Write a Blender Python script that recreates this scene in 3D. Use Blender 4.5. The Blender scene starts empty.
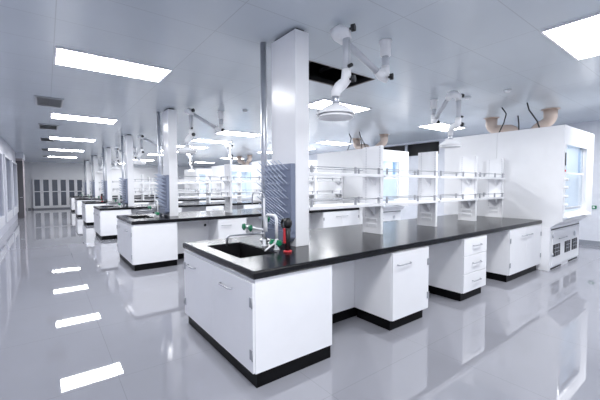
import bpy, bmesh, math, random
from mathutils import Vector, Matrix
random.seed(7)
SC = bpy.context.scene
COL = SC.collection
PI = math.pi
H = 3.125            # ceiling height
P = 4.375            # distance from one island bench to the next
NI = 6               # island benches in the row

# ------------------------------------------------------------------ materials
def nt(name):
    m = bpy.data.materials.new(name); m.use_nodes = True
    t = m.node_tree; t.nodes.clear()
    out = t.nodes.new('ShaderNodeOutputMaterial')
    return m, t, out
def pbr(name, col, rough=.4, metal=0., var=.03, scale=6., bump=0., bscale=60., spec=.5, coat=0., ior=1.5, rvar=.0):
    m, t, out = nt(name)
    b = t.nodes.new('ShaderNodeBsdfPrincipled')
    t.links.new(b.outputs[0], out.inputs[0])
    tc = t.nodes.new('ShaderNodeTexCoord')
    n = t.nodes.new('ShaderNodeTexNoise'); n.inputs['Scale'].default_value = scale; n.inputs['Detail'].default_value = 3
    t.links.new(tc.outputs['Object'], n.inputs['Vector'])
    r = t.nodes.new('ShaderNodeValToRGB')
    lo = [max(0, c*(1-var)) for c in col[:3]]; hi = [min(1, c*(1+var)) for c in col[:3]]
    r.color_ramp.elements[0].position = .3; r.color_ramp.elements[1].position = .7
    r.color_ramp.elements[0].color = (*lo, 1); r.color_ramp.elements[1].color = (*hi, 1)
    t.links.new(n.outputs[0], r.inputs[0]); t.links.new(r.outputs[0], b.inputs['Base Color'])
    b.inputs['Roughness'].default_value = rough; b.inputs['Metallic'].default_value = metal
    b.inputs['Specular IOR Level'].default_value = spec; b.inputs['IOR'].default_value = ior
    b.inputs['Coat Weight'].default_value = coat; b.inputs['Coat Roughness'].default_value = .05
    if bump:
        n2 = t.nodes.new('ShaderNodeTexNoise'); n2.inputs['Scale'].default_value = bscale
        t.links.new(tc.outputs['Object'], n2.inputs['Vector'])
        bp = t.nodes.new('ShaderNodeBump'); bp.inputs['Strength'].default_value = bump; bp.inputs['Distance'].default_value = .002
        t.links.new(n2.outputs[0], bp.inputs['Height']); t.links.new(bp.outputs[0], b.inputs['Normal'])
    return m
def emit(name, col, s):
    m, t, out = nt(name)
    e = t.nodes.new('ShaderNodeEmission'); e.inputs[0].default_value = (*col, 1); e.inputs[1].default_value = s
    t.links.new(e.outputs[0], out.inputs[0]); return m
def glass(name, tint, refl=.08, rough=.02):
    m, t, out = nt(name)
    tr = t.nodes.new('ShaderNodeBsdfTransparent'); tr.inputs[0].default_value = (*tint, 1)
    gl = t.nodes.new('ShaderNodeBsdfGlossy'); gl.inputs['Roughness'].default_value = rough
    mx = t.nodes.new('ShaderNodeMixShader'); lw_ = t.nodes.new('ShaderNodeLayerWeight')
    pw = t.nodes.new('ShaderNodeMath'); pw.operation = 'POWER'; pw.inputs[1].default_value = 5
    fr = t.nodes.new('ShaderNodeMath'); fr.operation = 'MULTIPLY_ADD'; fr.inputs[1].default_value = .8; fr.inputs[2].default_value = .04
    t.links.new(lw_.outputs['Facing'], pw.inputs[0]); t.links.new(pw.outputs[0], fr.inputs[0])
    t.links.new(fr.outputs[0], mx.inputs[0]); t.links.new(tr.outputs[0], mx.inputs[1]); t.links.new(gl.outputs[0], mx.inputs[2])
    t.links.new(mx.outputs[0], out.inputs[0]); return m

def lines_mask(t, tc, sx, ox, sy, oy, w):
    """1 on thin seam lines of a grid sx by sy (offset ox, oy), 0 elsewhere; also the cell vector"""
    sep = t.nodes.new('ShaderNodeSeparateXYZ'); t.links.new(tc.outputs['Object'], sep.inputs[0])
    outs = []; cells = []
    for k, (s, o) in enumerate(((sx, ox), (sy, oy))):
        a = t.nodes.new('ShaderNodeMath'); a.operation = 'SUBTRACT'; a.inputs[1].default_value = o
        t.links.new(sep.outputs[k], a.inputs[0])
        d = t.nodes.new('ShaderNodeMath'); d.operation = 'DIVIDE'; d.inputs[1].default_value = s
        t.links.new(a.outputs[0], d.inputs[0])
        fl = t.nodes.new('ShaderNodeMath'); fl.operation = 'FLOOR'; t.links.new(d.outputs[0], fl.inputs[0]); cells.append(fl)
        fr = t.nodes.new('ShaderNodeMath'); fr.operation = 'FRACT'; t.links.new(d.outputs[0], fr.inputs[0])
        c = t.nodes.new('ShaderNodeMath'); c.operation = 'LESS_THAN'; c.inputs[1].default_value = w/s
        t.links.new(fr.outputs[0], c.inputs[0]); outs.append(c)
    mx = t.nodes.new('ShaderNodeMath'); mx.operation = 'MAXIMUM'
    t.links.new(outs[0].outputs[0], mx.inputs[0]); t.links.new(outs[1].outputs[0], mx.inputs[1])
    cv = t.nodes.new('ShaderNodeCombineXYZ')
    t.links.new(cells[0].outputs[0], cv.inputs[0]); t.links.new(cells[1].outputs[0], cv.inputs[1])
    return mx.outputs[0], cv.outputs[0]
def slab_mat(name, col, line, grid, w, rough, ior, tilt, var=.02):
    m, t, out = nt(name)
    b = t.nodes.new('ShaderNodeBsdfPrincipled'); t.links.new(b.outputs[0], out.inputs[0])
    tc = t.nodes.new('ShaderNodeTexCoord')
    mask, cell = lines_mask(t, tc, *grid, w)
    n = t.nodes.new('ShaderNodeTexNoise'); n.inputs['Scale'].default_value = 1.3; n.inputs['Detail'].default_value = 2
    t.links.new(tc.outputs['Object'], n.inputs['Vector'])
    r = t.nodes.new('ShaderNodeValToRGB')
    r.color_ramp.elements[0].position = .3; r.color_ramp.elements[1].position = .7
    r.color_ramp.elements[0].color = (*[c*(1-var) for c in col], 1); r.color_ramp.elements[1].color = (*[c*(1+var) for c in col], 1)
    t.links.new(n.outputs[0], r.inputs[0])
    mix = t.nodes.new('ShaderNodeMix'); mix.data_type = 'RGBA'
    t.links.new(mask, mix.inputs['Factor']); t.links.new(r.outputs[0], mix.inputs['A']); mix.inputs['B'].default_value = (*line, 1)
    t.links.new(mix.outputs['Result'], b.inputs['Base Color'])
    b.inputs['Roughness'].default_value = rough; b.inputs['IOR'].default_value = ior
    if tilt:                                    # every slab lies a hair out of level
        wn = t.nodes.new('ShaderNodeTexWhiteNoise'); wn.noise_dimensions = '3D'; t.links.new(cell, wn.inputs['Vector'])
        s = t.nodes.new('ShaderNodeVectorMath'); s.operation = 'SUBTRACT'; s.inputs[1].default_value = (.5, .5, .5)
        t.links.new(wn.outputs['Color'], s.inputs[0])
        k = t.nodes.new('ShaderNodeVectorMath'); k.operation = 'MULTIPLY'; k.inputs[1].default_value = (tilt, tilt, 0)
        t.links.new(s.outputs[0], k.inputs[0])
        g = t.nodes.new('ShaderNodeNewGeometry'); a = t.nodes.new('ShaderNodeVectorMath'); a.operation = 'ADD'
        t.links.new(g.outputs['Normal'], a.inputs[0]); t.links.new(k.outputs[0], a.inputs[1])
        nn = t.nodes.new('ShaderNodeVectorMath'); nn.operation = 'NORMALIZE'; t.links.new(a.outputs[0], nn.inputs[0])
        t.links.new(nn.outputs[0], b.inputs['Normal'])
    return m

M = {}
M['floor'] = slab_mat('polished_floor', (.30, .304, .338), (.235, .237, .265), (1.2, .42, 1.2, 2.96), .004, .022, 1.95, .0012)
M['ceil'] = slab_mat('ceiling_panels', (.62, .675, .725), (.50, .54, .58), (1.32, .115, .67, 1.325), .008, .22, 1.6, .004)
M['wall'] = pbr('wall_paint', (.74, .76, .81), .45)
M['wall_blue'] = pbr('grey_blue_wall', (.47, .48, .55), .4)  # darker and bluer than the other walls
M['winframe'] = pbr('window_frame_grey', (.60, .61, .66), .35)
M['pier_shade'] = pbr('pier_shade_dark', (.085, .08, .09), .45)
M['tube'] = pbr('light_grey_tube', (.56, .58, .62), .32)
M['base'] = pbr('baseboard_grey', (.30, .32, .36), .4)
M['white'] = pbr('white_laminate', (.90, .905, .92), .28, var=.01)
M['powder'] = pbr('white_powder_coat', (.90, .905, .92), .3, var=.01)
M['gloss'] = pbr('glossy_white_panel', (.88, .885, .90), .24, var=.01, ior=1.5, spec=.22)
M['black'] = pbr('black_worktop', (.006, .006, .008), .20, var=.3, scale=25, ior=1.5, spec=.32)
M['basin'] = pbr('black_basin', (.006, .006, .007), .45, var=.2)
M['kick'] = pbr('black_plinth', (.003, .003, .004), .4, var=.2, spec=.12)
M['steel'] = pbr('brushed_steel', (.55, .57, .60), .28, metal=1, var=.06, scale=30)
M['alu'] = pbr('satin_aluminium', (.62, .64, .68), .35, metal=.9, var=.03)
M['hw'] = pbr('dull_steel_hardware', (.42, .43, .46), .4, metal=.5, var=.03)
M['grey'] = pbr('grey_plastic', (.38, .40, .44), .4)
M['rack'] = pbr('blue_grey_polypropylene', (.20, .23, .315), .35)  # board darkened: shade between the pegs put into its colour
M['peg'] = pbr('blue_grey_peg', (.48, .53, .64), .3)
M['green'] = pbr('green_plastic', (.01, .22, .10), .3)
M['red'] = pbr('red_plastic', (.55, .03, .04), .3)
M['rubber'] = pbr('black_rubber', (.012, .012, .014), .45, var=.2)
M['duct'] = pbr('beige_duct', (.62, .50, .43), .4)
M['light'] = emit('light_diffuser', (.965, .975, 1.0), 13.)
M['hoodlight'] = emit('hood_tube', (.92, .96, 1.0), 4.5)
M['liner'] = pbr('hood_liner', (.80, .85, .91), .35)
M['sash'] = glass('sash_glass', (.96, .985, 1.0))
M['sashedge'] = pbr('blue_sash_edge', (.30, .47, .68), .2)
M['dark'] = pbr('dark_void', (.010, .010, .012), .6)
M['beam'] = pbr('dark_beam', (.05, .05, .055), .5)
M['rim'] = pbr('raw_panel_edge', (.30, .27, .26), .6)
M['frost'] = pbr('frosted_pane', (.20, .23, .29), .12, ior=1.5)
M['cabglass'] = pbr('cabinet_glass', (.13, .145, .18), .12)
M['pier'] = pbr('pier_plaster', (.42, .38, .41), .5)
M['doorgrey'] = pbr('grey_door', (.26, .24, .27), .45)
M['vent'] = pbr('vent_grey', (.42, .43, .44), .4)
M['ventdark'] = pbr('vent_dark', (.36, .365, .375), .6)
M['cream'] = pbr('machine_white', (.80, .82, .86), .35)

# ------------------------------------------------------------------ mesh builder
class MB:
    def __init__(s): s.bm = bmesh.new()
    def _new(s, fs, smooth):
        for f in fs: f.smooth = smooth
    def box(s, x0, y0, z0, x1, y1, z1, bev=0.):
        r = bmesh.ops.create_cube(s.bm, size=1)
        vs = r['verts']
        for v in vs:
            v.co = Vector((x0+(v.co.x+.5)*(x1-x0), y0+(v.co.y+.5)*(y1-y0), z0+(v.co.z+.5)*(z1-z0)))
        if bev:
            es = list({e for v in vs for e in v.link_edges})
            bmesh.ops.bevel(s.bm, geom=es, offset=bev, segments=2, affect='EDGES', profile=.6)
        return s
    def tube(s, pts, r, seg=12, cap=True):
        pts = [Vector(p) for p in pts]
        rs = r if isinstance(r, (list, tuple)) else [r]*len(pts)
        rings = []; prev = None
        for i, p in enumerate(pts):
            d = (pts[min(i+1, len(pts)-1)]-pts[max(i-1, 0)]).normalized()
            if prev is None:
                a = d.orthogonal().normalized()
            else:
                a = (prev-d*prev.dot(d)).normalized()
            prev = a; b = d.cross(a)
            rings.append([s.bm.verts.new(p+(a*math.cos(2*PI*k/seg)+b*math.sin(2*PI*k/seg))*rs[i]) for k in range(seg)])
        fs = []
        for A, B in zip(rings, rings[1:]):
            for k in range(seg):
                fs.append(s.bm.faces.new((A[k], A[(k+1) % seg], B[(k+1) % seg], B[k])))
        s._new(fs, True)
        if cap:
            s.bm.faces.new(list(reversed(rings[0]))); s.bm.faces.new(rings[-1])
        return s
    def cyl(s, p0, p1, r, seg=16): return s.tube([p0, p1], r, seg)
    def lathe(s, prof, c=(0, 0, 0), seg=28):
        rings = []
        for (r, z) in prof:
            rings.append([s.bm.verts.new((c[0]+r*math.cos(2*PI*k/seg), c[1]+r*math.sin(2*PI*k/seg), c[2]+z)) for k in range(seg)])
        fs = []
        for A, B in zip(rings, rings[1:]):
            for k in range(seg):
                fs.append(s.bm.faces.new((A[k], A[(k+1) % seg], B[(k+1) % seg], B[k])))
        s._new(fs, True)
        if prof[0][0] > 1e-4: s.bm.faces.new(list(reversed(rings[0])))
        if prof[-1][0] > 1e-4: s.bm.faces.new(rings[-1])
        return s
    def prism(s, poly, axis, a, b):
        """2D polygon extruded along axis from a to b; poly in the two other axes in cyclic order"""
        def mk(u, v, w):
            return {'x': (w, u, v), 'y': (v, w, u), 'z': (u, v, w)}[axis]
        A = [s.bm.verts.new(mk(u, v, a)) for u, v in poly]; B = [s.bm.verts.new(mk(u, v, b)) for u, v in poly]
        n = len(poly)
        s.bm.faces.new(list(reversed(A))); s.bm.faces.new(B)
        for k in range(n): s.bm.faces.new((A[k], A[(k+1) % n], B[(k+1) % n], B[k]))
        return s
    def sphere(s, c, r, sc=(1, 1, 1)):
        q = bmesh.ops.create_uvsphere(s.bm, u_segments=16, v_segments=10, radius=r)
        for v in q['verts']:
            v.co = Vector((c[0]+v.co.x*sc[0], c[1]+v.co.y*sc[1], c[2]+v.co.z*sc[2]))
            for f in v.link_faces: f.smooth = True
        return s
    def build(s, name, mat, parent=None, loc=None, label=None):
        bmesh.ops.remove_doubles(s.bm, verts=s.bm.verts, dist=1e-6)
        bmesh.ops.recalc_face_normals(s.bm, faces=s.bm.faces)
        me = bpy.data.meshes.new(name); s.bm.to_mesh(me); s.bm.free()
        for x in (mat if isinstance(mat, (list, tuple)) else [mat]): me.materials.append(x)
        o = bpy.data.objects.new(name, me); COL.objects.link(o)
        if parent: o.parent = parent
        if loc: o.location = loc
        if label: o['label'] = label
        return o
def arc(c, r, a0, a1, n, ax):
    """arc points; ax = (unit vector 1, unit vector 2)"""
    u, w = Vector(ax[0]), Vector(ax[1]); c = Vector(c)
    return [c+u*r*math.cos(a0+(a1-a0)*i/n)+w*r*math.sin(a0+(a1-a0)*i/n) for i in range(n+1)]
def tag(o, label, cat, group=None):
    o['label'] = label; o['category'] = cat
    if group: o['group'] = group
    return o
def thing(name, label, cat, loc=(0, 0, 0), rz=0., group=None):
    o = bpy.data.objects.new(name, None); COL.objects.link(o)
    o.empty_display_size = .1; o.location = loc; o.rotation_euler = (0, 0, rz)
    return tag(o, label, cat, group)
def struct(name, mb, mat):
    o = mb.build(name, mat); o['kind'] = 'structure'; return o
def copy_tree(o, parent=None):
    kids = list(o.children)
    c = o.copy(); COL.objects.link(c)
    if parent: c.parent = parent
    for ch in kids: copy_tree(ch, c)
    return c
def dup(o, loc, label, rz=None, group=None):
    c = copy_tree(o); c.location = loc; c['label'] = label
    if rz is not None: c.rotation_euler = (0, 0, rz)
    if group: c['group'] = group
    return c

# ------------------------------------------------------------------ the setting
XL, XR, YB, YF = -1.1, 11.0, -5.0, 28.3
struct('floor', MB().box(XL-.2, YB-.2, -.1, XR+.2, YF+.2, 0), M['floor'])
# ceiling with one panel missing
hx0, hx1, hy0, hy1 = 2.66, 4.0, 3.385, 4.02
cm = MB()
for (a, b, c, d) in ((XL-.2, YB-.2, XR+.2, hy0), (XL-.2, hy1, XR+.2, YF+.2), (XL-.2, hy0, hx0, hy1), (hx1, hy0, XR+.2, hy1)):
    cm.box(a, b, H, c, d, H+.06)
struct('ceiling', cm, M['ceil'])
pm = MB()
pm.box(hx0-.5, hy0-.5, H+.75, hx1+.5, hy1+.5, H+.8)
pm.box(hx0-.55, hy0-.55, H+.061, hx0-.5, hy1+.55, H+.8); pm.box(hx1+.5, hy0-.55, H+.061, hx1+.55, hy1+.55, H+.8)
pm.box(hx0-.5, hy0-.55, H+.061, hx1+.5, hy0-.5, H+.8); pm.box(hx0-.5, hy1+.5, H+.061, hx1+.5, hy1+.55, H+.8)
struct('trim_1', pm, M['dark'])  # unlit plenum: its darkness put into the near-black colour
bm_ = MB()
for x in (2.9, 3.35, 3.8): bm_.box(x, hy0-.45, H+.35, x+.05, hy1+.45, H+.41)
bm_.box(hx0-.45, hy0+.25, H+.42, hx1+.45, hy0+.33, H+.47)
struct('trim_2', bm_, M['beam'])
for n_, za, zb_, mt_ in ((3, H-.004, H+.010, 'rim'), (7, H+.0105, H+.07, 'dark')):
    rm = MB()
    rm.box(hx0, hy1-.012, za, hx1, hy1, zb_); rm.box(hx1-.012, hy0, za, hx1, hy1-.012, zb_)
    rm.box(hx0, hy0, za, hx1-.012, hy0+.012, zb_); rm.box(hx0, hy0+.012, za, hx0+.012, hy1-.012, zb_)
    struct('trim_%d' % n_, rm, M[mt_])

# left wall with window openings
def wall_with_holes(axis, pos0, pos1, u0, u1, holes, z1=H):
    """wall slab between pos0..pos1 along axis normal, u0..u1 along the wall, rectangular holes (ua, ub, za, zb)"""
    mb = MB()
    us = sorted({u0, u1} | {h[0] for h in holes} | {h[1] for h in holes})
    zs = sorted({0., z1} | {h[2] for h in holes} | {h[3] for h in holes})
    for a, b in zip(us, us[1:]):
        for c, d in zip(zs, zs[1:]):
            if any(h[0] <= a+1e-6 and b-1e-6 <= h[1] and h[2] <= c+1e-6 and d-1e-6 <= h[3] for h in holes): continue
            if axis == 'x': mb.box(pos0, a, c, pos1, b, d)
            else: mb.box(a, pos0, c, b, pos1, d)
    return mb
lw = [(11.6, 13.9, .62, 2.52), (14.95, 17.15, .62, 2.52), (17.95, 20.5, .62, 2.52)]
dl = (23.6, 25.2, 0., 2.3)
struct('wall_left', wall_with_holes('x', XL-.2, XL, YB-.2, YF+.2, lw+[dl]), M['wall_blue'])
for i, (a, b, c, d) in enumerate(lw):
    w = MB()
    for (ya, za, yb, zb) in ((a-.12, c-.30, a, d+.08), (b, c-.30, b+.12, d+.08), (a, d, b, d+.08), (a, c-.30, b, c)):
        w.box(XL, ya, za, XL+.05, yb, zb, .006)
    w.box(XL-.05, (a+b)/2-.03, c, XL-.01, (a+b)/2+.03, d)
    wo = struct('window_%d' % (i+1), w, M['winframe'])
    MB().box(XL-.09, a, c, XL-.06, b, d).build('pane', M['frost'], wo)
dm = MB().box(XL-.12, dl[0], 0.002, XL-.07, dl[1], dl[3])
do = struct('door_1', dm, M['doorgrey'])
f = MB(); f.box(XL, dl[0]-.08, 0.001, XL+.04, dl[0], dl[3]+.08); f.box(XL, dl[1], 0.001, XL+.04, dl[1]+.08, dl[3]+.08); f.box(XL, dl[0], dl[3], XL+.04, dl[1], dl[3]+.08)
f.build('frame', M['white'], do)
MB().cyl((XL-.07, dl[0]+.12, 1.02), (XL-.02, dl[0]+.12, 1.02), .012).cyl((XL-.025, dl[0]+.12, 1.02), (XL-.025, dl[0]+.26, 1.02), .012).build('handle', M['steel'], do)
pier = MB().box(XL+.001, 20.95, 0.001, -.86, 22.6, 2.86, .01)
d2 = struct('pier_shade_sheet', MB().box(XL+.001, 20.80, .008, -.85, 20.84, 2.74), M['pier_shade'])  # added dark sheet: shade and dark tone of the pier's near face
MB().cyl((-.90, 20.79, 1.0), (-.90, 20.76, 1.0), .012).cyl((-.90, 20.765, 1.0), (-1.0, 20.765, 1.0), .01).build('handle', M['steel'], d2)  # handle made up along with the dark sheet
struct('trim_4', pier, M['pier'])
struct('trim_5', MB().box(XL+.001, 20.85, 2.86, -.82, 22.7, H-.001), M['wall'])
# far wall, back wall, right wall
struct('wall_far', MB().box(XL-.2, YF, 0, XR+.2, YF+.2, H), M['white'])  # whiter than the other walls: stronger light at this end put into colour
struct('wall_back', MB().box(XL-.2, YB-.2, 0, XR+.2, YB, H), M['wall'])
rw = [(6.45, 9.5, 2.62, 3.075), (20.3, 22.5, 2.75, 3.075)]
struct('wall_right', wall_with_holes('x', XR, XR+.2, YB-.2, YF+.2, rw), M['wall'])
for i, (a, b, c, d) in enumerate(rw):
    w = MB().box(XR+.15, a, c, XR+.19, b, d)
    wo = struct('window_%d' % (i+4), w, M['dark'])
    fr = MB()
    for y in ((7.82,) if i == 0 else (21.4,)): fr.box(XR+.02, y-.05, c, XR+.08, y+.05, d)
    fr.build('mullion', M['grey'], wo)
for nm, bx in (('baseboard_left', (XL, YB, .001, XL+.015, 11.0, .10)), ('baseboard_far', (XL+.02, YF-.015, .001, XR-.02, YF, .10)),
               ('baseboard_right', (XR-.015, YB, .001, XR, YF-.02, .11))):
    struct(nm, MB().box(*bx), M['base'])
# a door frame on the far wall beside the store cupboards
struct('trim_6', MB().box(-1.05, YF-.04, .001, -.97, YF-.001, 2.2).box(-.80, YF-.04, .001, -.74, YF-.001, 2.2).box(-.97, YF-.04, 2.12, -.80, YF-.001, 2.2), M['white'])

# ------------------------------------------------------------------ ceiling lights
def make_light():
    t = thing('ceiling_light', '', 'light')
    fr = MB(); L, W = 1.3, .66
    for b in ((0, 0, L, .02), (0, W-.02, L, W), (0, .02, .02, W-.02), (L-.02, .02, L, W-.02)):
        fr.box(b[0], b[1], -.018, b[2], b[3], 0)
    fr.build('frame', M['powder'], t)
    dd = MB().box(.02, .02, -.013, L-.02, W-.02, -.004).build('diffuser', [M['powder'], M['light']], t)
    for p in dd.data.polygons:
        if p.normal.z < -.5: p.material_index = 1
    return t
L0 = make_light()
ordn = ['first', 'second', 'third', 'fourth', 'fifth', 'sixth', 'seventh']
first = True
def put_light(x, y, lab, grp):
    global first
    o = L0 if first else copy_tree(L0)
    first = False
    o.location = (x, y, H-.0005); o['label'] = lab; o['group'] = grp
for i, y in enumerate((4.77, 9.10, 13.43, 17.76, 22.09)):
    put_light(.13, y, '%s bright ceiling light panel over the left aisle%s' % (['nearest', 'second', 'third', 'fourth', 'farthest'][i], ', counted from the camera' if 0 < i < 4 else ''), 'lights over the left aisle')
for i, y in enumerate((.66, 4.70, 9.05, 11.2, 13.4, 17.7, 22.0)):
    lab = ['large bright ceiling light panel cut off by the top right corner', 'bright ceiling light panel right above the dome of the nearest extraction arm'][i] if i < 2 else \
        '%s light panel of the middle ceiling row, seen left of the nearest column' % ['nearest', 'second nearest', 'third nearest', 'fourth nearest', 'fifth nearest'][i-2]
    put_light(4.13, y, lab, 'lights in the middle ceiling row')
for i, y in enumerate((4.70, 9.03, 11.2, 13.4, 17.7)):
    lab = ['bright light panel behind the folded extraction arm right of the ceiling opening',
           'light panel of the right row above the second fume hood pair', 'light panel of the right row just right of the nearest column',
           'fourth light panel of the right ceiling row, far back', 'fifth light panel of the right ceiling row, far back'][i]
    put_light(8.07, y, lab, 'lights in the right ceiling row')
put_light(4.13, 15.55, 'thin added far light panel of the middle row between the fourth and fifth', 'lights in the middle ceiling row')  # extra panel, added to brighten the background
put_light(4.13, 26.2, 'added light panel of the middle row nearest the far wall', 'lights in the middle ceiling row')  # made-up panel that lifts the brightness of the far wall
put_light(8.07, 22.0, 'added light panel of the right row nearest the far wall', 'lights in the right ceiling row')  # panel added beyond the row for more light at the far end
put_light(.13, .44, 'ceiling light panel over the left aisle above the camera', 'lights over the left aisle')
put_light(.13, -3.5, 'ceiling light panel over the left aisle behind the camera', 'lights over the left aisle')
put_light(4.13, -3.5, 'ceiling light panel of the middle row behind the camera', 'lights in the middle ceiling row')
put_light(8.07, .66, 'ceiling light panel of the right row out of frame to the right', 'lights in the right ceiling row')
# vents
def make_vent():
    t = thing('ceiling_vent', '', 'vent')
    MB().box(0, 0, -.006, .42, .82, -.0).build('backing', M['ventdark'], t)
    fr = MB()
    for b in ((0, 0, .42, .03), (0, .79, .42, .82), (0, .03, .03, .79), (.39, .03, .42, .79)): fr.box(b[0], b[1], -.02, b[2], b[3], -.006)
    fr.build('frame', M['vent'], t)
    for i in range(9):
        y = .06+i*.081
        MB().prism([(y, -.016), (y+.05, -.008), (y+.05, -.006), (y, -.014)], 'x', .03, .39).build('slat', M['vent'], t)
    return t
v0 = make_vent()
for i, y in enumerate((7.55, 10.85, 13.95, 17.9, 21.9)):
    o = v0 if i == 0 else copy_tree(v0)
    o.location = (-.11, y, H-.0005)
    tag(o, ['nearest grey louvred vent in the ceiling, left of the light row', 'second grey louvred ceiling vent from the camera', 'third grey louvred ceiling vent from the camera',
            'fourth grey louvred ceiling vent, tiny and far off', 'farthest grey louvred ceiling vent before the far wall'][i], 'vent', 'vents along the left aisle')
# detectors
def make_det():
    return MB().lathe([(.0001, -.04), (.03, -.038), (.05, -.02), (.055, 0)]).build('smoke_detector', M['powder'])
d0 = make_det()
for i, (x, y, l) in enumerate(((6.25, 2.44, 'small round white detector on the ceiling in front of the ducts'), (6.14, 3.07, 'small round white detector on the ceiling right of the folded arm'),
                               (3.4, 6.4, 'small round white detector on the ceiling left of the nearest column'))):
    o = d0 if i == 0 else copy_tree(d0)
    o.location = (x, y, H-.0005); tag(o, l, 'detector', 'ceiling detectors')

# ------------------------------------------------------------------ island benches
X0, X1, Y0, W = 1.193, 7.04, 2.139, 1.552
YC = Y0+W/2
TOP, LOW, ZB = .90, .838, .114
ORD = ['nearest', 'second nearest', 'third nearest', 'fourth nearest', 'fifth nearest', 'farthest']
def bench(k): return ORD[k]+' bench'
FAM = []     # (prototype, label template, group) copied to the other benches
def fam(o, text, group, ks=range(1, NI)):
    o['label'] = text.format(bench(0)); o['group'] = group
    FAM.append((o, text, group, ks))
    return o
def handle(parent, p, q, out, r=.007, depth=.03):
    """bow handle from p to q standing off along out"""
    p, q, out = Vector(p), Vector(q), Vector(out)
    d = (q-p).normalized()
    pts = [p, p+out*depth*.7+d*.004, p+out*depth+d*.02, q+out*depth-d*.02, q+out*depth*.7-d*.004, q]
    return MB().tube(pts, r, 10).build('handle', M['hw'], parent, label='satin bow handle')
def cabinet_body(t, x0, x1, y0, y1, top=LOW):
    MB().box(x0, y0, ZB, x1, y1, top-.001, .004).build('body', M['white'], t)
    MB().box(x0+.02, y0+.028, 0.0005, x1-.04, y1-.02, ZB).build('plinth', M['kick'], t, label='black recessed plinth')

# worktop with a sink cut-out
sx0, sx1, sy0, sy1 = 1.325, 1.72, 2.615, 3.375
w = MB()
EDGE = .0
def ring(z, o):   # outline rings for the worktop
    return [(X0+o, Y0+o, z), (X1-o, Y0+o, z), (X1-o, Y0+W+.04-o, z), (X0+o, Y0+W+.04-o, z)]
bm = w.bm
rings = [[bm.verts.new(c) for c in ring(LOW, .006)], [bm.verts.new(c) for c in ring(LOW+.012, 0)], [bm.verts.new(c) for c in ring(TOP-.014, 0)], [bm.verts.new(c) for c in ring(TOP-.004, .004)], [bm.verts.new(c) for c in ring(TOP, .014)]]
hole_t = [bm.verts.new(c) for c in ((sx0, sy0, TOP), (sx1, sy0, TOP), (sx1, sy1, TOP), (sx0, sy1, TOP))]
hole_b = [bm.verts.new((c.co.x, c.co.y, LOW)) for c in hole_t]
for A, B in zip(rings, rings[1:]):
    for i in range(4): bm.faces.new((A[i], A[(i+1) % 4], B[(i+1) % 4], B[i]))
for i in range(4):
    j = (i+1) % 4
    bm.faces.new((rings[-1][i], rings[-1][j], hole_t[j], hole_t[i]))
    bm.faces.new((rings[0][j], rings[0][i], hole_b[i], hole_b[j]))
    bm.faces.new((hole_t[i], hole_t[j], hole_b[j], hole_b[i]))
o = w.build('worktop', M['black']); o['category'] = 'worktop'
fam(o, 'long glossy black worktop lying on the {}', 'black worktops of the island benches')

# sink
t = thing('sink', '', 'sink')
s = MB(); g = .003; zb = .62
s.box(sx0+g, sy0+g, zb, sx1-g, sy1-g, zb+.012)
s.box(sx0+g, sy0+g, zb+.012, sx0+g+.012, sy1-g, TOP-.006); s.box(sx1-g-.012, sy0+g, zb+.012, sx1-g, sy1-g, TOP-.006)
s.box(sx0+g+.012, sy0+g, zb+.012, sx1-g-.012, sy0+g+.012, TOP-.006); s.box(sx0+g+.012, sy1-g-.012, zb+.012, sx1-g-.012, sy1-g, TOP-.006)
s.build('basin', M['basin'], t)
MB().lathe([(.0001, .0), (.035, .0), (.04, .006), (.03, .008), (.0001, .006)], ((sx0+sx1)/2, (sy0+sy1)/2, zb+.012)).build('drain', M['rubber'], t)
fam(t, 'deep black sink set into the end of the {}', 'black sinks')

# sink cabinet
t = thing('sink_cabinet', '', 'cabinet')
mb = MB()
bx0, bx1, by0, by1 = X0+.022, 1.99, Y0+.02, Y0+W+.012
for b in ((bx0, by0, ZB, bx1, by0+.02, LOW-.001), (bx0, by1-.02, ZB, bx1, by1, LOW-.001), (bx1-.02, by0+.02, ZB, bx1, by1-.02, LOW-.001),
          (bx0, by0+.02, ZB, bx1-.02, by1-.02, ZB+.02), (bx0, by0+.02, LOW-.05, bx0+.02, by1-.02, LOW-.001)): mb.box(*b)
mb.build('body', M['white'], t)
MB().box(bx0+.012, by0+.008, .0005, bx1-.012, by1-.02, ZB).build('plinth', M['kick'], t, label='black recessed plinth')
for (ya, yb, ha, hb, hy) in ((by0+.003, YC-.0015, 2.50, 2.72, by0+.03), (YC+.0015, by1-.003, 3.34, 3.55, by1-.03)):
    d = MB().box(X0+.002, ya, ZB+.006, bx0-.001, yb, .806, .003).build('door', M['white'], t)
    handle(d, (X0+.002, ha, .688), (X0+.002, hb, .688), (-1, 0, 0))
    for z in (.22, .62):
        MB().box(X0-.004, hy-.022, z, X0+.0015, hy+.018, z+.075, .002).cyl((X0-.003, hy-.024 if hy < YC else hy+.02, z-.003), (X0-.003, hy-.024 if hy < YC else hy+.02, z+.078), .005, 8).build('hinge', M['hw'], d, label='silver hinge plate')
fam(t, 'white two-door sink cabinet at the aisle end of the {}', 'white sink cabinets')

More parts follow.
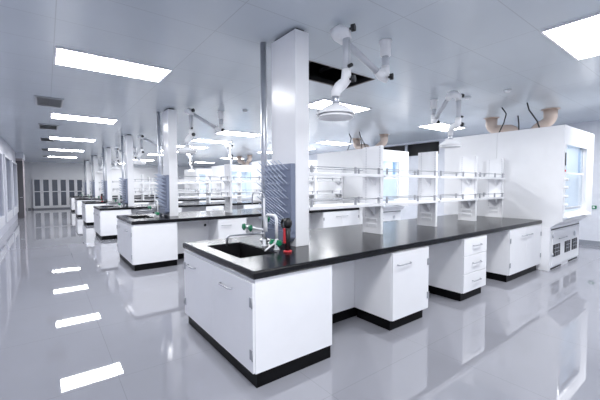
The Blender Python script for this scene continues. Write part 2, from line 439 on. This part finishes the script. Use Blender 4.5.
# single-door cabinet
YB0 = 2.68
def base_cabinet(name, x0, x1, doors):
    t = thing(name, '', 'cabinet')
    cabinet_body(t, x0, x1, Y0+.024, YB0-.001)
    n = len(doors)
    for i, hg in enumerate(doors):
        a = x0+(x1-x0)*i/n+.003; b = x0+(x1-x0)*(i+1)/n-.003
        d = MB().box(a, Y0+.003, ZB+.005, b, Y0+.0235, .825, .004).build('door', M['white'], t)
        if n == 1: ha, hb = a+.07, a+.29
        elif i == 0: ha, hb = b-.21, b-.02
        else: ha, hb = a+.02, a+.21
        handle(d, (ha, Y0+.003, .70), (hb, Y0+.003, .70), (0, -1, 0))
        hx = a+.012 if hg == 'l' else b-.012
        for z in (.235, .62):
            MB().box(hx-.02, Y0-.003, z, hx+.02, Y0+.0025, z+.075, .002).build('hinge', M['hw'], d, label='silver hinge plate')
    return t
fam(base_cabinet('base_cabinet', 2.82, 3.475, ['r']), 'narrow white one-door cabinet under the middle of the {}', 'white one-door cabinets', range(1, 4))
fam(base_cabinet('base_cabinet', 5.70, 7.025, ['l', 'r']), 'wide white two-door cabinet under the hood end of the {}', 'white two-door cabinets', range(1, 4))
# drawers
t = thing('drawer_unit', '', 'cabinet')
cabinet_body(t, 4.28, 4.915, Y0+.024, YB0-.001)
for za, zb_ in ((ZB+.005, .358), (.364, .598), (.604, .826)):
    d = MB().box(4.283, Y0+.003, za, 4.912, Y0+.0235, zb_, .004).build('drawer', M['white'], t)
    handle(d, (4.51, Y0+.003, (za+zb_)/2+.01), (4.73, Y0+.003, (za+zb_)/2+.01), (0, -1, 0))
fam(t, 'white three-drawer unit under the {}', 'white drawer units', range(1, 4))
# service core behind the knee spaces
t = thing('service_core', '', 'panel')
MB().box(1.992, YB0, ZB, X1-.03, 2*YC-YB0, LOW-.001).build('panel', M['white'], t)
MB().box(1.992, YB0+.01, .0005, X1-.03, 2*YC-YB0-.01, ZB).build('plinth', M['kick'], t, label='black plinth')
MB().cyl((2.745, YB0-.006, .674), (2.745, YB0, .674), .028).build('grommet', M['rubber'], t, label='small black cable grommet')
fam(t, 'white service panel closing the knee spaces under the {}', 'white service panels')

# column and pipe
PX0, PX1, PY0, PY1 = 2.027, 2.20, 2.744, 3.194
t = thing('service_column', '', 'column')
MB().box(PX0, PY0, TOP+.0005, PX1, PY1, H-.03, .004).build('shaft', M['gloss'], t)
MB().box(PX0+.035, PY0+.035, H-.03, PX1-.035, PY1-.035, H-.0005).build('neck', M['beam'], t, label='dark recessed neck under the ceiling')
fam(t, 'square glossy white column rising from the {}', 'white columns on the benches')
t = thing('service_pipe', '', 'pipe')
MB().cyl((1.99, 3.30, TOP+.0005), (1.99, 3.30, H-.001), .034, 18).build('pipe', M['alu'], t)
MB().lathe([(.034, 0), (.055, 0), (.055, .012), (.034, .014)], (1.99, 3.30, TOP+.0005)).build('flange', M['alu'], t)
fam(t, 'grey metal pipe from worktop to ceiling behind the column of the {}', 'grey pipes beside the columns')

# drying rack with pegs
def drying_rack(single):
    t = thing('drying_rack', '', 'rack')
    b = MB().box(1.972, 2.748, 1.03, 2.0265, 3.25, 1.755, .006)
    b.build('board', M['rack'], t)
    MB().prism([(2.79, .955), (3.225, .955), (3.25, 1.0), (3.25, 1.06), (2.748, 1.06), (2.748, 1.0)], 'x', 1.93, 2.0265).build('drip_tray', M['rack'], t)
    MB().tube([(1.955, 2.98, .955), (1.955, 2.98, .93), (1.94, 2.99, .915)], .008, 8).build('drain_spout', M['rack'], t)
    allp = MB()
    for r in range(9):
        for c in range(6):
            y = 2.80+c*.076+(.038 if r % 2 else 0); z = 1.10+r*.074
            pts = [(1.974, y, z), (1.952, y, z+.012), (1.85, y, z+.088)]
            if single: MB().tube(pts, [.0065, .006, .005], 8).build('peg', M['peg'], t)
            else: allp.tube(pts, [.0065, .006, .005], 5)
    if not single: q = allp.build('peg', M['peg'], t); q['kind'] = 'stuff'
    else: allp.bm.free()
    return t
fam(drying_rack(True), 'blue-grey pegged drying rack on the column of the {}', 'blue-grey drying racks', (1,))
dr = drying_rack(False)
for k in range(2, NI):
    o = dr if k == 2 else copy_tree(dr)
    o.location = (0, k*P, 0); tag(o, 'blue-grey pegged drying rack on the column of the ' + bench(k), 'rack', 'blue-grey drying racks')

# taps
def knob(parent, c, ax, r=.022):
    c, ax = Vector(c), Vector(ax)
    mb = MB().tube([c-ax*.014, c-ax*.012, c+ax*.01, c+ax*.014], [r*.7, r, r, r*.6], 10)
    u = ax.orthogonal().normalized(); v = ax.cross(u)
    for a in range(5):
        d = u*math.cos(a*2*PI/5)+v*math.sin(a*2*PI/5)
        mb.sphere(c+d*r*.95, r*.42)
    return mb.build('knob', M['green'], parent, label='green tap knob')
t = thing('gooseneck_tap', '', 'tap')
bx, by = 1.785, 2.735
MB().lathe([(.03, 0), (.03, .01), (.02, .016), (.02, .10), (.014, .11)], (bx, by, TOP+.0005)).build('base', M['powder'], t)
MB().tube([(bx, by, 1.0), (bx, by, 1.19)]+arc((bx, by+.045, 1.19), .045, PI, PI/2, 6, ((0, 1, 0), (0, 0, 1)))+arc((bx, by+.15, 1.19), .045, PI/2, 0, 6, ((0, 1, 0), (0, 0, 1)))+[(bx, by+.195, 1.12), (bx, by+.195, 1.06)], .0155, 12).build('spout', M['powder'], t)
MB().tube([(bx-.01, by+.02, .965), (bx-.07, by-.01, .95), (bx-.17, by-.06, .922)], [.009, .009, .008], 10).build('side_spout', M['powder'], t, label='short slanting white spout')
vb = MB().cyl((bx, by-.05, .97), (bx, by+.06, .97), .011, 10).build('valve_body', M['powder'], t)
knob(t, (bx-.01, by-.055, .975), (0, 1, 0), .027); knob(t, (bx-.01, by+.06, .97), (0, 1, 0), .027)
fam(t, 'white hook-shaped tap with two green knobs beside the sink of the {}', 'white hook taps', range(1, NI))
t = thing('sink_mixer', '', 'tap')
bx, by = 1.80, 2.99
MB().lathe([(.032, 0), (.032, .01), (.018, .018), (.018, .06), (.013, .07)], (bx, by, TOP+.0005)).build('base', M['powder'], t)
MB().cyl((bx, by, .96), (bx, by, 1.40), .0105, 12).build('riser', M['powder'], t, label='tall white riser tube')
MB().tube([(bx, by, 1.40)]+arc((bx, by+.05, 1.405), .05, PI, PI/2, 6, ((0, 1, 0), (0, 0, 1)))+arc((bx, by+.20, 1.405), .05, PI/2, 0, 6, ((0, 1, 0), (0, 0, 1)))+[(bx, by+.25, 1.33)], .0065, 10).build('gooseneck', M['alu'], t, label='thin grey gooseneck bend')
MB().tube([(bx, by+.0, 1.035), (bx-.05, by+.12, 1.02), (1.535, by+.25, 1.005), (1.515, by+.258, .995), (1.50, by+.26, .975), (1.50, by+.26, .90)], .0095, 12).build('swivel_spout', M['steel'], t, label='long bent steel spout over the sink')
MB().cyl((bx, by, 1.07), (bx, by+.44, 1.065), .012, 10).build('manifold', M['powder'], t)
for y in (by+.235, by+.385):
    MB().cyl((bx, y, 1.065), (bx, y, 1.0), .012, 10).cyl((bx-.02, y, 1.065), (bx+.02, y, 1.065), .018, 10).build('valve_body', M['powder'], t)
    knob(t, (bx-.035, y, 1.068), (1, 0, 0), .030)
knob(t, (bx+.043, by+.0, 1.185), (1, 0, 0), .027)
MB().cyl((bx, by, 1.185), (bx+.04, by+.0, 1.185), .008, 8).build('valve_stem', M['powder'], t)
fam(t, 'tall white gooseneck mixer with long steel spout on the {}', 'tall sink mixers', range(1, NI))
# eyewash
t = thing('eyewash', '', 'eyewash')
ex, ey = 1.81, 2.585
MB().lathe([(.042, 0), (.042, .012), (.03, .018), (.0001, .018)], (ex, ey, TOP+.0005)).build('base', M['red'], t, label='red round base')
MB().tube([(ex, ey, .915), (ex, ey, 1.02), (ex, ey, 1.13)], [.022, .026, .031], 12).build('handle', M['rubber'], t)
MB().box(ex-.042, ey-.008, .985, ex-.02, ey+.018, 1.13, .006).build('lever', M['red'], t, label='red squeeze lever')
hd = MB().sphere((ex, ey-.005, 1.175), .042, (1, 1, 1.25))
hd.tube(arc((ex, ey+.055, 1.165), .04, 0, 2*PI, 16, ((0, 1, 0), (0, 0, 1))), .013, 8)
hd.build('spray_head', M['rubber'], t)
fam(t, 'black and red hand-held eyewash standing on the {}', 'eyewash units', (3,))

# reagent rack
def reagent_rack():
    t = thing('reagent_rack', '', 'shelf')
    posts = [3.395, 4.66, 5.91, 6.97]
    SH = [1.645, 1.28]
    ya, yb = 2.775, 3.085
    for x in posts:
        p = MB().box(x, ya, TOP+.0005, x+.05, yb, 2.035, .004).build('post', M['powder'], t)
        for y in (ya+.022, yb-.06):
            sm = MB()
            for i in range(27): sm.box(x-.0015, y-.004, 1.12+i*.034, x-.0002, y+.004, 1.136+i*.034)
            sm.build('slot_strip', M['grey'], p, label='row of small dark slots')
        for z in (.985, 1.055):
            q = MB().box(x-.008, ya+.06, z, x-.0005, yb-.065, z+.045, .002).build('socket', M['powder'], p)
            MB().box(x-.0095, ya+.075, z+.012, x-.008, yb-.08, z+.016).box(x-.0095, ya+.075, z+.028, x-.008, yb-.08, z+.032).build('slot', M['grey'], q)
    xs = [PX1+.004]+[p+.051 for p in posts]
    for z in SH:
        for i in range(4):
            a, b = xs[i], posts[i]-.001
            sh = MB().box(a, ya-.03, z, b, yb+.01, z+.018, .003).box(a, ya-.042, z-.012, b, ya-.03, z+.022, .003).build('shelf', M['powder'], t)
            for y in (ya-.03, yb-.005):
                MB().cyl((a+.02, y, z+.085), (b-.005, y, z+.085), .0055, 8).build('guard_rail', M['hw'], sh, label='thin steel guard rail')
                for x in ((a+.03, (a+b)/2+.1, b-.08) if y < ya else (a+.03, b-.08)):
                    MB().box(x-.011, y-.011, z+.018, x+.011, y+.011, z+.1, .003).build('rail_clip', M['hw'], sh)
            MB().prism([(z-.13, posts[i]-.012), (z, posts[i]-.16), (z, posts[i]-.001), (z-.13, posts[i]-.001)], 'y', ya+.09, ya+.105).build('bracket', M['powder'], sh, label='triangular white bracket')
    return t
fam(reagent_rack(), 'white two-tier reagent shelf rack standing on the {}', 'white reagent racks')

# ------------------------------------------------------------------ extraction arms
def extraction_arm(fold=0.):
    """local frame: ceiling mount at the origin (z = H), boom along +x, side +y"""
    dx, dy = (.42, .13) if fold else (.74, .07)
    t = thing('extraction_arm', '', 'extraction arm')
    cm_ = MB().lathe([(.048, -.17), (.06, -.16), (.06, -.02), (.072, -.012), (.072, 0)], (0, 0, H-.0005)).build('ceiling_mount', M['powder'], t)
    MB().cyl((0, 0, H-.165), (0, 0, 2.83), .037).build('drop_pipe', M['tube'], t, label='grey metal drop pipe')
    e = MB().tube([(0, 0, 2.85), (0, 0, 2.76), (.01, 0, 2.72), (.06, 0, 2.735), (.13, 0, 2.775)], [.046, .05, .055, .05, .043], 16)
    e.build('elbow', M['powder'], t)
    MB().cyl((0, -.02, 2.715), (0, .085, 2.715), .012, 10).cyl((-.0, .07, 2.715), (-.02, .10, 2.715), .034, 16).build('knob', M['rubber'], t, label='black friction knob')
    MB().cyl((.10, 0, 2.755), (.62, 0, 3.02), .034, 18).build('boom', M['tube'], t, label='grey metal boom tube')
    MB().tube([(.58, 0, 3.0), (.66, 0, 3.035), (.70, .02, 3.045), (.695, .08, 3.04), (.67, .14, 3.01), (.665, .145, 2.95)], [.046, .057, .062, .064, .056, .046], 16).build('upper_elbow', M['powder'], t)
    MB().cyl((.665, .14, 3.035), (.645, .215, 3.035), .012, 10).cyl((.65, .20, 3.035), (.63, .23, 3.035), .034, 16).build('knob', M['rubber'], t, label='black friction knob')
    MB().cyl((.665, .145, 2.97), (.665, .145, 2.64), .038, 18).build('drop_tube', M['tube'], t, label='grey metal drop tube')
    MB().cyl((.665, .18, 2.93), (.665, .18, 2.66), .006, 8).build('spring_rod', M['grey'], t)
    MB().cyl((.665, .18, 2.68), (.665, .225, 2.68), .018, 12).build('knob', M['rubber'], t, label='small black knob')
    MB().tube([(.665, .145, 2.66), (.665, .14, 2.56), (.675, .10, 2.53), (.70, .07, 2.50), (.735, .07, 2.45), (.74, .07, 2.40)] if not fold else [(.665, .145, 2.66), (.665, .14, 2.57), (.62, .135, 2.54), (.48, .13, 2.54), (.43, .13, 2.51), (dx, dy, 2.40)], [.045, .053, .055, .054, .049, .044], 16).build('lower_elbow', M['powder'], t)
    MB().cyl((.665, .14, 2.555), (.65, .215, 2.555), .012, 10).cyl((.65, .205, 2.555), (.63, .235, 2.555), .034, 16).build('knob', M['rubber'], t, label='black friction knob')
    MB().cyl((dx, dy, 2.42), (dx, dy, 2.31), .038, 16).build('neck', M['alu'], t)
    MB().lathe([(.03, .10), (.045, .095), (.10, .07), (.17, .025), (.185, .0), (.19, -.012), (.182, -.012), (.165, .015), (.09, .062), (.03, .085)], (dx, dy, 2.235), 36).build('dome', M['powder'], t)
    MB().lathe([(.15, -.005), (.175, -.035), (.178, -.045), (.168, -.045), (.14, -.01)], (dx, dy, 2.24), 36).build('dome_rim', M['powder'], t)
    return t
az1 = math.atan2(.07, -.64)
armA = extraction_arm(); armA.location = (3.045, 2.44, 0); armA.rotation_euler = (0, 0, az1)
fam(armA, 'white jointed extraction arm with dome nearest the column of the {}', 'white extraction arms', (1, 2, 3, 4))
FAM[-1] = (armA, 'white jointed extraction arm with dome nearest the column of the {}', 'white extraction arms', (1, 2, 3, 4))
armB = extraction_arm(True); armB.location = (5.85, 3.55, 0); armB.rotation_euler = (0, 0, math.atan2(-.8, -.59))
armB['category'] = 'extraction arm'
fam(armB, 'white jointed extraction arm with dome over the hood half of the {}', 'white extraction arms', (1, 2, 3))

# ------------------------------------------------------------------ fume hoods
HX, HYF, HYM = 7.062, 1.854, 2.93
def fume_hood():
    """local frame: left front corner of the cabinet at the origin, x to the right, y to the back"""
    t = thing('fume_hood', '', 'fume hood')
    Wd, D, Z0, Z1 = 1.86, HYM-HYF-.003, .885, 2.55
    oa, ob, za, zb = .13, 1.40, 1.06, 2.225      # sash opening
    u = MB()
    u.box(0, 0, Z0, .03, D, Z1); u.box(Wd-.03, 0, Z0, Wd, D, Z1); u.box(.03, 0, Z1-.03, Wd-.03, D, Z1); u.box(.03, D-.02, Z0, Wd-.03, D, Z1-.03)
    u.box(.03, 0, zb, Wd-.03, .03, Z1-.03)
    u.build('shell', M['powder'], t)
    MB().box(.03, 0, Z0+.03, oa, .12, zb-.0005, .004).build('side_post', M['powder'], t)
    MB().box(ob, 0, Z0+.03, Wd-.03, .12, zb-.0005, .004).build('side_post', M['powder'], t)
    ln = MB(); ln.box(oa+.0, D-.12, Z0+.06, ob+.1, D-.1, zb+.1); ln.box(oa-.02, .12, Z0+.06, oa, D-.12, zb+.1); ln.box(ob, .12, Z0+.06, ob+.02, D-.12, zb+.1)
    ln.box(oa, .12, zb+.09, ob, D-.12, zb+.1)
    ln.build('liner', M['liner'], t)
    bf = MB().box(oa+.1, D-.16, 1.15, ob-.1, D-.15, 1.60).box(oa+.1, D-.16, 1.64, ob-.1, D-.15, 2.1)
    bf.build('baffle', M['liner'], t)
    MB().box(.03, .0, Z0, Wd-.03, D-.03, Z0+.028).build('work_surface', M['powder'], t)
    hl = MB().box(.25, .28, zb+.05, 1.28, .46, zb+.085).build('hood_lamp', [M['powder'], M['hoodlight']], t, label='lit lamp under the hood roof')
    for p in hl.data.polygons:
        if p.normal.z < -.5: p.material_index = 1
    # sash
    s = MB()
    s.box(oa+.002, .05, za+.02, oa+.03, .075, zb-.002); s.box(ob-.03, .05, za+.02, ob-.002, .075, zb-.002); s.box(oa+.03, .05, za+.02, ob-.03, .075, za+.06); s.box(oa+.03, .05, 1.72, ob-.03, .075, 1.75)
    sa = s.build('sash', M['powder'], t)
    MB().box(oa+.03, .058, za+.06, ob-.03, .064, 1.72).box(oa+.03, .06, 1.75, ob-.03, .066, zb-.002).build('pane', M['sash'], sa)
    MB().box(ob-.20, .068, 1.75, ob-.17, .09, zb-.01).box(ob-.12, .076, 1.75, ob-.09, .1, zb-.01).build('blue_edge', M['sashedge'], sa, label='blue sash edge strips')
    MB().box(oa+.2, .03, za+.022, ob-.2, .05, za+.05, .005).build('sash_handle', M['alu'], sa)
    # airfoil sill
    MB().prism([(-.06, .955), (-.045, .985), (.09, 1.035), (.12, 1.03), (.12, .95)], 'x', .06, ob+.12).build('sill', M['powder'], t)
    # controls on the left post
    MB().box(.055, -.008, 1.86, .10, -.0005, 2.08, .002).build('switch_panel', M['rubber'], t, label='small black switch strip')
    MB().cyl((.078, -.012, 1.77), (.078, -.0005, 1.77), .018).build('button', M['red'], t, label='small red button')
    for z in (1.18, 1.33, 1.48, 1.62):
        MB().cyl((.075, -.03, z), (.075, -.0005, z), .02, 12).sphere((.075, -.035, z), .026).build('valve_knob', M['powder'], t)
    # apron and base
    Bw = 1.72
    MB().prism([(.17, .775), (.03, .884), (D-.05, .884), (D-.05, .775)], 'x', .0, Bw+.08).build('apron', M['powder'], t)
    b = MB().box(-.02, .166, .0005, Bw, D-.02, .774, .004)
    b.build('base_cabinet', M['powder'], t)
    fp = MB().box(.09, .150, .075, Bw-.04, .165, .70, .004).build('front_panel', M['powder'], t)
    MB().box(.04, .155, .722, Bw-.02, .1655, .740).build('slit', M['rubber'], t, label='long dark slit')
    MB().box(.06, .16, .012, .62, .1655, .042).box(1.06, .16, .018, Bw-.05, .1655, .046).build('floor_gap', M['rubber'], t, label='dark gaps at the floor')
    for xa, xb in ((.11, .49), (.76, 1.09), (1.20, 1.53)):
        l = MB().box(xa, .144, .24, xb, .1495, .455).build('louver', M['rubber'], fp, label='black square vent with white crossbars')
        q = MB()
        for x in (xa+(xb-xa)*.33, xa+(xb-xa)*.66): q.box(x-.005, .139, .245, x+.005, .1435, .45)
        for z in (.32, .385): q.box(xa+.06, .139, z-.005, xb-.06, .1435, z+.005)
        q.build('crossbar', M['alu'], l)
    handle(fp, (.42, .150, .545), (.86, .150, .545), (0, -1, 0), .007, .022)
    MB().cyl((1.36, .138, .56), (1.36, .1495, .56), .05, 20).build('lock_plate', M['alu'], fp, label='round grey lock plate')
    for z in (.28, .62): MB().cyl((.068, .140, z-.03), (.068, .140, z+.03), .012, 8).build('hinge', M['alu'], fp)
    return t
h0 = fume_hood(); h0.location = (HX, HYF, 0)
fam(h0, 'white fume hood facing the camera at the right end of the {}', 'white fume hoods', range(1, 5))
h1 = copy_tree(h0); h1.location = (HX+1.86, 2*HYM-HYF, 0); h1.rotation_euler = (0, 0, PI)
fam(h1, 'white fume hood back to back behind the one on the {}', 'white fume hoods', range(1, 5))
# ducts and cables
def duct(sgn):
    t = thing('exhaust_duct', '', 'duct')
    y0, ye = (2.80, 2.50) if sgn < 0 else (3.12, 3.68); x = 8.55
    pts = [(x, y0, 2.551), (x, y0, 2.64), (x, y0+sgn*.02, 2.70), (x, y0+sgn*.06, 2.75), (x, y0+sgn*.11, 2.79), (x, y0+sgn*.14, 2.81)]
    pts += arc((x, ye-.14*sgn, 2.97), .14, -PI/2.6, 0, 9, ((0, sgn, 0), (0, 0, 1)))
    pts += [(x, ye, 3.119)]
    MB().tube(pts, [.10]*6+[.105+.002*i for i in range(len(pts)-6)], 22).build('elbow', M['duct'], t)
    MB().lathe([(.10, 0), (.135, 0), (.135, .012), (.10, .014)], (x, y0, 2.5505)).build('flange', M['duct'], t)
    MB().lathe([(.13, -.012), (.165, -.010), (.165, 0), (.13, 0)], (x, ye, 3.1235)).build('collar', M['duct'], t)
    return t
fam(duct(-1), 'beige curved exhaust duct on the front hood of the {}', 'beige exhaust ducts', range(1, 4))
fam(duct(1), 'beige curved exhaust duct on the rear hood of the {}', 'beige exhaust ducts', range(1, 4))
for nm, pts in (('left', [(7.55, 3.05, H), (7.56, 2.97, 2.98), (7.53, 3.0, 2.8), (7.5, 3.1, 2.555)]),
                ('middle', [(7.9, 2.88, 2.97), (7.9, 2.86, 2.8), (7.88, 2.85, 2.555)]),
                ('right', [(7.5, 2.58, H), (7.52, 2.55, 2.98), (7.55, 2.42, 2.75), (7.55, 2.36, 2.555)])):
    o = MB().tube(pts, .013, 8).build('cable', M['rubber']); o['category'] = 'cable'
    fam(o, nm + ' of three black cables hanging down to the hoods of the {}', 'black cables over the hoods', (1,))

core = [o for o, *_ in FAM if o.name.startswith('service_core')][0]
# copies along the room
for o, text, group, ks in FAM:
    base = o.location.copy()
    for k in ks:
        dup(o, base+Vector((0, k*P, 0)), text.format(bench(k)), None, group)

for ch in list(core.children):       # the nearest bench shows no grommet
    if ch.name.startswith('grommet'): bpy.data.objects.remove(ch)
# ------------------------------------------------------------------ storage cabinets on the far wall
def store():
    t = thing('storage_cabinet', '', 'cabinet')
    Wc, Hc, D = .93, 2.05, .42
    b = MB()
    b.box(0, .02, .08, .02, D, Hc); b.box(Wc-.02, .02, .08, Wc, D, Hc); b.box(.02, .02, Hc-.02, Wc-.02, D, Hc); b.box(.02, .02, .08, Wc-.02, D, .1); b.box(.02, D-.01, .1, Wc-.02, D, Hc-.02)
    b.build('body', M['white'], t)
    MB().box(.0, .04, .0005, Wc, D, .08).build('plinth', M['base'], t)
    for z in (.5, .9, 1.25, 1.65): MB().box(.021, .05, z, Wc-.021, D-.011, z+.018).build('shelf', M['white'], t)
    for s in (0, 1):
        a = .003+s*Wc/2; c = a+Wc/2-.006
        f = MB(); e = .085
        f.box(a, 0, .085, a+e, .019, Hc-.003); f.box(c-e, 0, .085, c, .019, Hc-.003); f.box(a+e, 0, .085, c-e, .019, .24); f.box(a+e, 0, Hc-.09, c-e, .019, Hc-.003); f.box(a+e, 0, 1.15, c-e, .019, 1.20)
        d = f.build('door', M['white'], t)
        MB().box(a+e, .006, .24, c-e, .012, 1.15).box(a+e, .006, 1.2, c-e, .012, Hc-.09).build('pane', M['cabglass'], d)
        x = c-.03 if s == 0 else a+.03
        handle(d, (x, 0, 1.05), (x, 0, 1.22), (0, -1, 0), .008)
    return t
s0 = store()
SL = ['leftmost', 'second from left', 'third from left', 'rightmost']
for i in range(4):
    o = s0 if i == 0 else copy_tree(s0)
    o.location = (-.68+i*.935, YF-.44, 0)
    tag(o, '%s white store cupboard with two dark glass doors on the far wall' % SL[i], 'cabinet', 'store cupboards on the far wall')

# green release box on the right wall
t = thing('release_button', 'small green button box on the right wall beside the nearest fume hood', 'button', (XR, 2.24, .96))
MB().box(-.03, -.05, -.04, -.0005, .05, .04, .005).build('box', M['green'], t)
MB().cyl((-.045, 0, 0), (-.03, 0, 0), .022).build('button', M['powder'], t)

# ------------------------------------------------------------------ world, camera, view
wd = bpy.data.worlds.new('world'); SC.world = wd; wd.use_nodes = True
wd.node_tree.nodes['Background'].inputs[0].default_value = (.6, .7, .85, 1); wd.node_tree.nodes['Background'].inputs[1].default_value = .3
yaw, tilt, roll, f, hc = .6486, .0435, -.003, 335.11, 1.5308
fw = Vector((math.sin(yaw)*math.cos(tilt), math.cos(yaw)*math.cos(tilt), -math.sin(tilt)))
rt = Vector((math.cos(yaw), -math.sin(yaw), 0)); up = rt.cross(fw)
r2 = rt*math.cos(roll)+up*math.sin(roll); u2 = -rt*math.sin(roll)+up*math.cos(roll)
cam = bpy.data.cameras.new('camera'); co = bpy.data.objects.new('camera', cam); COL.objects.link(co)
mt = Matrix((r2, u2, -fw)).transposed().to_4x4(); mt.translation = Vector((0, 0, hc)); co.matrix_world = mt
cam.sensor_width = 36; cam.lens = f/600*36; cam.clip_start = .05; cam.clip_end = 200
SC.camera = co
SC.view_settings.view_transform = 'Standard'; SC.view_settings.look = 'None'
SC.view_settings.gamma = 1; SC.view_settings.use_curve_mapping = False
SC.view_settings.exposure = 1.4
SC.cycles.max_bounces = 10; SC.cycles.diffuse_bounces = 6; SC.cycles.glossy_bounces = 5; SC.cycles.transparent_max_bounces = 12
SC.cycles.use_adaptive_sampling = False; SC.cycles.use_denoising = True; SC.cycles.sample_clamp_indirect = 6
SC.cycles.caustics_reflective = False; SC.cycles.caustics_refractive = False
